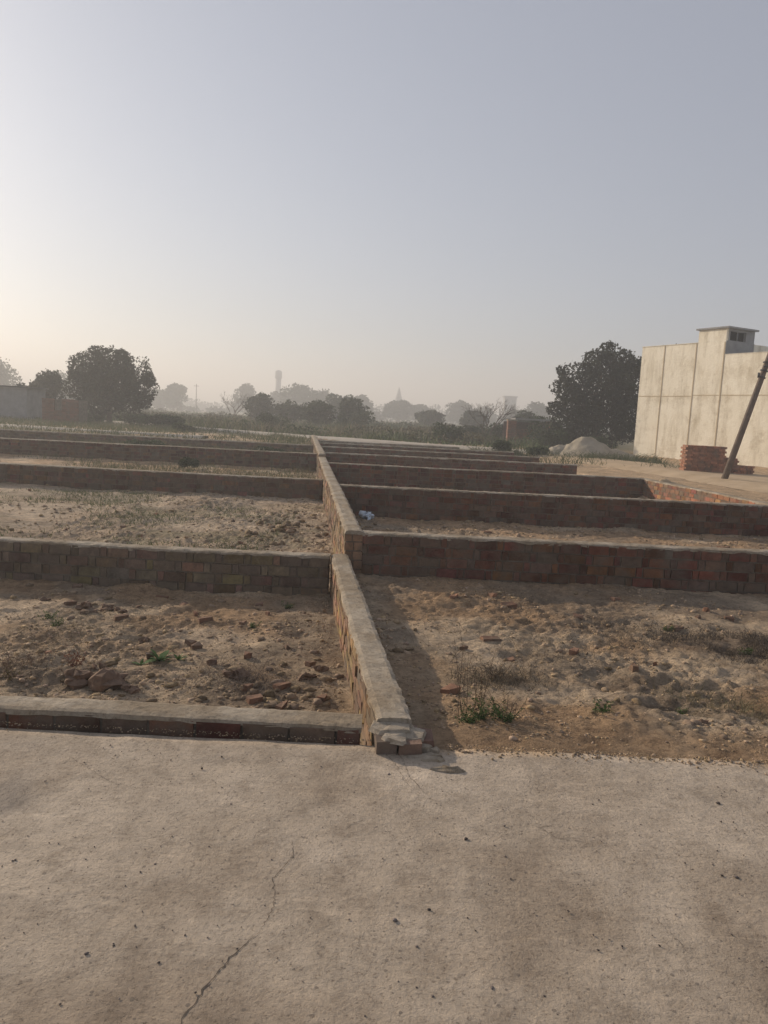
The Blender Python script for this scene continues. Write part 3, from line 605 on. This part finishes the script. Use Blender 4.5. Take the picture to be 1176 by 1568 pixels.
mb.obj('utility_pole',[M_POLE,M_METAL],True)

# brick stack
mb=MB(); 
def stack(cx,cy,ang,L,D,H,stepf):
    T=rotT(cx,cy,ang); nz=int(H/.08); z0=gz(cx,cy)
    for k in range(nz):
        l=L*stepf(k/nz); 
        n_=int(l/.235)
        for i in range(n_):
            for j in range(int(D/.12)):
                if j not in(0,int(D/.12)-1) and k<nz-2 and 0<i<n_-1: continue
                x=-L/2+i*.235+(.06 if k%2 else 0); y=-D/2+j*.12
                mb.box(x+R.uniform(0,.012),x+.228,y+R.uniform(-.012,.01),y+.112,z0+k*.08,z0+k*.08+.076,np.array((.44,.2,.12))*R.uniform(.6,1.2),0,T,.003)
stack(12.2,28.8,-.15,2.0,.9,1.12,lambda t:1 if t<.6 else .78)
stack(13.3,28.4,.6,1.0,.6,.5,lambda t:1-.3*t)
mb.obj('brick_stack',M_BRICK)
n=120; P=np.stack([R.normal(12.6,.9,n),R.normal(28,.35,n)],1); scatter('brick_rubble',P,R.uniform(.03,.08,n),I1,lambda n:np.array((.35,.15,.09))*R.uniform(.6,1.2,(n,1)),.2)
# sand heap
def heap(name,cx,cy,r,h,seed,mat):
    n=60; u=np.linspace(-1.2,1.2,n); X,Y=np.meshgrid(u,u); rr=np.hypot(X,Y)*(1+.18*vn(X*1.7,Y*1.7,seed)); Z=h*np.clip(1-rr,0,1)**.85*(1+.18*fbm(X*3,Y*3,3,seed)); Z=np.minimum(Z,h*.85)+.09*fbm(X*7,Y*7,4,seed+2)*np.clip(1.2-rr,0,1)-.06*(rr>1)
    idx=np.arange(n*n).reshape(n,n); F=np.stack([idx[:-1,:-1],idx[:-1,1:],idx[1:,1:],idx[1:,:-1]],-1).reshape(-1,4); mesh_obj(name,np.stack([cx+X*r,cy+Y*r*.8,gz(cx,cy)-.02+Z],-1).reshape(-1,3),F,mat,smooth=True)
heap('sand_heap',10.1,38.6,1.7,1.15,3,M_SAND); heap('sand_heap',8.9,39,1.1,.55,5,M_SAND); heap('sand_heap',11.8,39.5,1.2,.5,6,M_SAND)
heap('rubble_mound',7.6,20.8,1.0,.3,9,M_DIRTROAD); heap('rubble_mound',6.2,17.6,1.0,.22,19,M_DIRTROAD)
n=260; P=np.stack([R.uniform(5,13,n),R.uniform(36.8,41,n)],1); scatter('rubble_stones',P,R.uniform(.03,.13,n),I1,lambda n:np.array((.36,.32,.27))*R.uniform(.6,1.2,(n,1)),.2)
# small ruined brick hut
H=empty('brick_hut',(0,0,0))
mb=MB()
for (x0,x1,y0,y1,zt) in ((8.6,9.2,55,55.6,1.75),(9.2,11.6,55.8,56.0,1.2),(11.5,11.8,55,56,1.8)):
    z=.0
    while z<zt:
        u=x0
        while u<x1-.05:
            mb.box(u,min(u+.225,x1),y0,y1,z,z+.073,np.array((.3,.13,.08))*R.uniform(.7,1.2),0,None,.003); u+=.235
        z+=.08
mb.box(8.6,11.8,57.2,57.3,0,1.7,(.15,.1,.08))
mb.obj('walls',M_BRICK,parent=H)
mb=MB(); mb.box(9.1,12.0,54.9,57.3,1.85,1.97); mb.obj('roof_slab',M_GREYPL,parent=H)
mb=MB(); mb.box(8.55,9.25,54.95,55.65,1.76,1.84); mb.obj('pillar_cap',M_CEMENT,parent=H)
# left brick structure + shed
H=empty('brick_shed',(0,0,0)); mb=MB()
z=0
while z<1.7:
    u=-22.7
    while u<-20.5:
        if not(-22.0<u<-21.6 and z>.9): mb.box(u,u+.25,50,50.2,z,z+.085,np.array((.2,.085,.055))*R.uniform(.7,1.2),0,None,.004)
        u+=.26
    z+=.095
mb.obj('front_wall',M_BRICK,parent=H); mb=MB(); mb.box(-22.7,-20.5,50.21,50.26,0,1.66); mb.box(-22.7,-22.5,50.27,52,0,1.66);mb.box(-20.7,-20.5,50.27,52,0,1.66); mb.obj('mortar_back',M_MORTAR,parent=H)
H=empty('grey_shed',(0,0,0)); mb=MB(); mb.box(-33,-25.6,54,57,0,2.35); mb.obj('walls',M_GREYPL,parent=H); mb=MB(); mb.box(-33.2,-25.4,53.8,57.2,2.351,2.45); mb.obj('roof',M_METAL,parent=H)
# far towers and buildings
def tower(name,x,y,h,r):
    mb=MB(); mb.tube([(x,y,0),(x,y,h*.8)],[r*.7,r*.62],12); mb.tube([(x,y,h*.8),(x,y,h*.82),(x,y,h*.96),(x,y,h*.98),(x,y,h)],[r*.65,r*.8,r*.8,r*.6,r*.15],14); mb.obj(name,M_HAZEB,True)
tower('water_tower',-51,350,20.2,2.0)
mb=MB(); x,y=4.5,380; mb.box(x-3,x+3,y,y+6,0,9); mb.tube([(x,y+3,9),(x,y+3,11),(x,y+3,16.5)],[2,1.6,.15],10); mb.obj('temple_spire',M_HAZEB)
mb=MB(); x,y=52,330; 
mb.box(x-2.5,x+2.5,y,y+5,0,12.5); mb.box(x-3,x+3,y-.2,y+5.2,12.5,13)
for k in range(4): mb.box(x-1.8,x-.6,y-.05,y-.01,1+k*3,2.4+k*3,m=1); mb.box(x+.6,x+1.8,y-.05,y-.01,1+k*3,2.4+k*3,m=1)
mb.obj('apartment_block',[M_HAZEB,M_GREYPL])
for (x,y,h) in ((-58,230,8.5),(-64,235,7.5),(-40,240,7.5)):
    mb=MB(); mb.tube([(x,y,0),(x,y,h)],[.16,.1],6); mb.tube([(x-.8,y,h*.93),(x+.8,y,h*.93)],[.07,.07],5); mb.obj('electric_pole',M_POLE)
# crumpled bag
mb=MB(); lump(mb,-.3,13.25,gz(-.3,13.25)+.06,.10,.07,.08,4,n=22,amp=.9); mb.obj('plastic_bag',M_BAG)

# ---------------------------------------------------------------- haze volume
m=bpy.data.materials.new('haze'); m.use_nodes=True; nt=m.node_tree; nt.nodes.clear(); o=nt.nodes.new('ShaderNodeOutputMaterial'); v=nt.nodes.new('ShaderNodeVolumeScatter')
v.inputs['Color'].default_value=(.93,.95,.97,1); v.inputs['Density'].default_value=.0036; v.inputs['Anisotropy'].default_value=.3; nt.links.new(v.outputs[0],o.inputs['Volume'])
mb=MB(); mb.box(-1500,1500,-300,1800,-6,30); hz=mb.obj('haze',m)

# ---------------------------------------------------------------- light
AZ,EL=math.radians(-50),math.radians(20)
w=bpy.data.worlds.new('World'); scene.world=w; w.use_nodes=True; nt=w.node_tree; bg=nt.nodes['Background']
s=nt.nodes.new('ShaderNodeTexSky'); s.sky_type='NISHITA'; s.sun_disc=False; s.sun_elevation=EL; s.sun_rotation=AZ; s.air_density=1; s.dust_density=1.2; s.ozone_density=2; s.altitude=0
hs=nt.nodes.new('ShaderNodeHueSaturation'); hs.inputs['Saturation'].default_value=.6; nt.links.new(s.outputs[0],hs.inputs['Color'])
mx=nt.nodes.new('ShaderNodeMix'); mx.data_type='RGBA'; mx.inputs[0].default_value=.5; nt.links.new(hs.outputs[0],mx.inputs[6]); mx.inputs[7].default_value=(2.85,2.95,3.55,1)
nt.links.new(mx.outputs[2],bg.inputs[0]); bg.inputs[1].default_value=.13
S=Vector((math.sin(AZ)*math.cos(EL),math.cos(AZ)*math.cos(EL),math.sin(EL)))
sl=bpy.data.lights.new('sun','SUN'); sl.energy=4.7; sl.angle=math.radians(.8); sl.color=(1,.84,.65); so=bpy.data.objects.new('sun',sl); so.rotation_euler=S.to_track_quat('Z','Y').to_euler(); scene.collection.objects.link(so)

# ---------------------------------------------------------------- camera
cam=bpy.data.cameras.new('camera'); co=bpy.data.objects.new('camera',cam); scene.collection.objects.link(co); scene.camera=co
cam.sensor_fit='VERTICAL'; cam.sensor_height=24; cam.sensor_width=18; cam.lens=17.79; cam.clip_end=6000; cam.clip_start=.05
co.matrix_world=Matrix.Translation((0,0,1.6))@Matrix.Rotation(math.radians(90-7.16),4,'X')@Matrix.Rotation(math.radians(2.86),4,'Z')
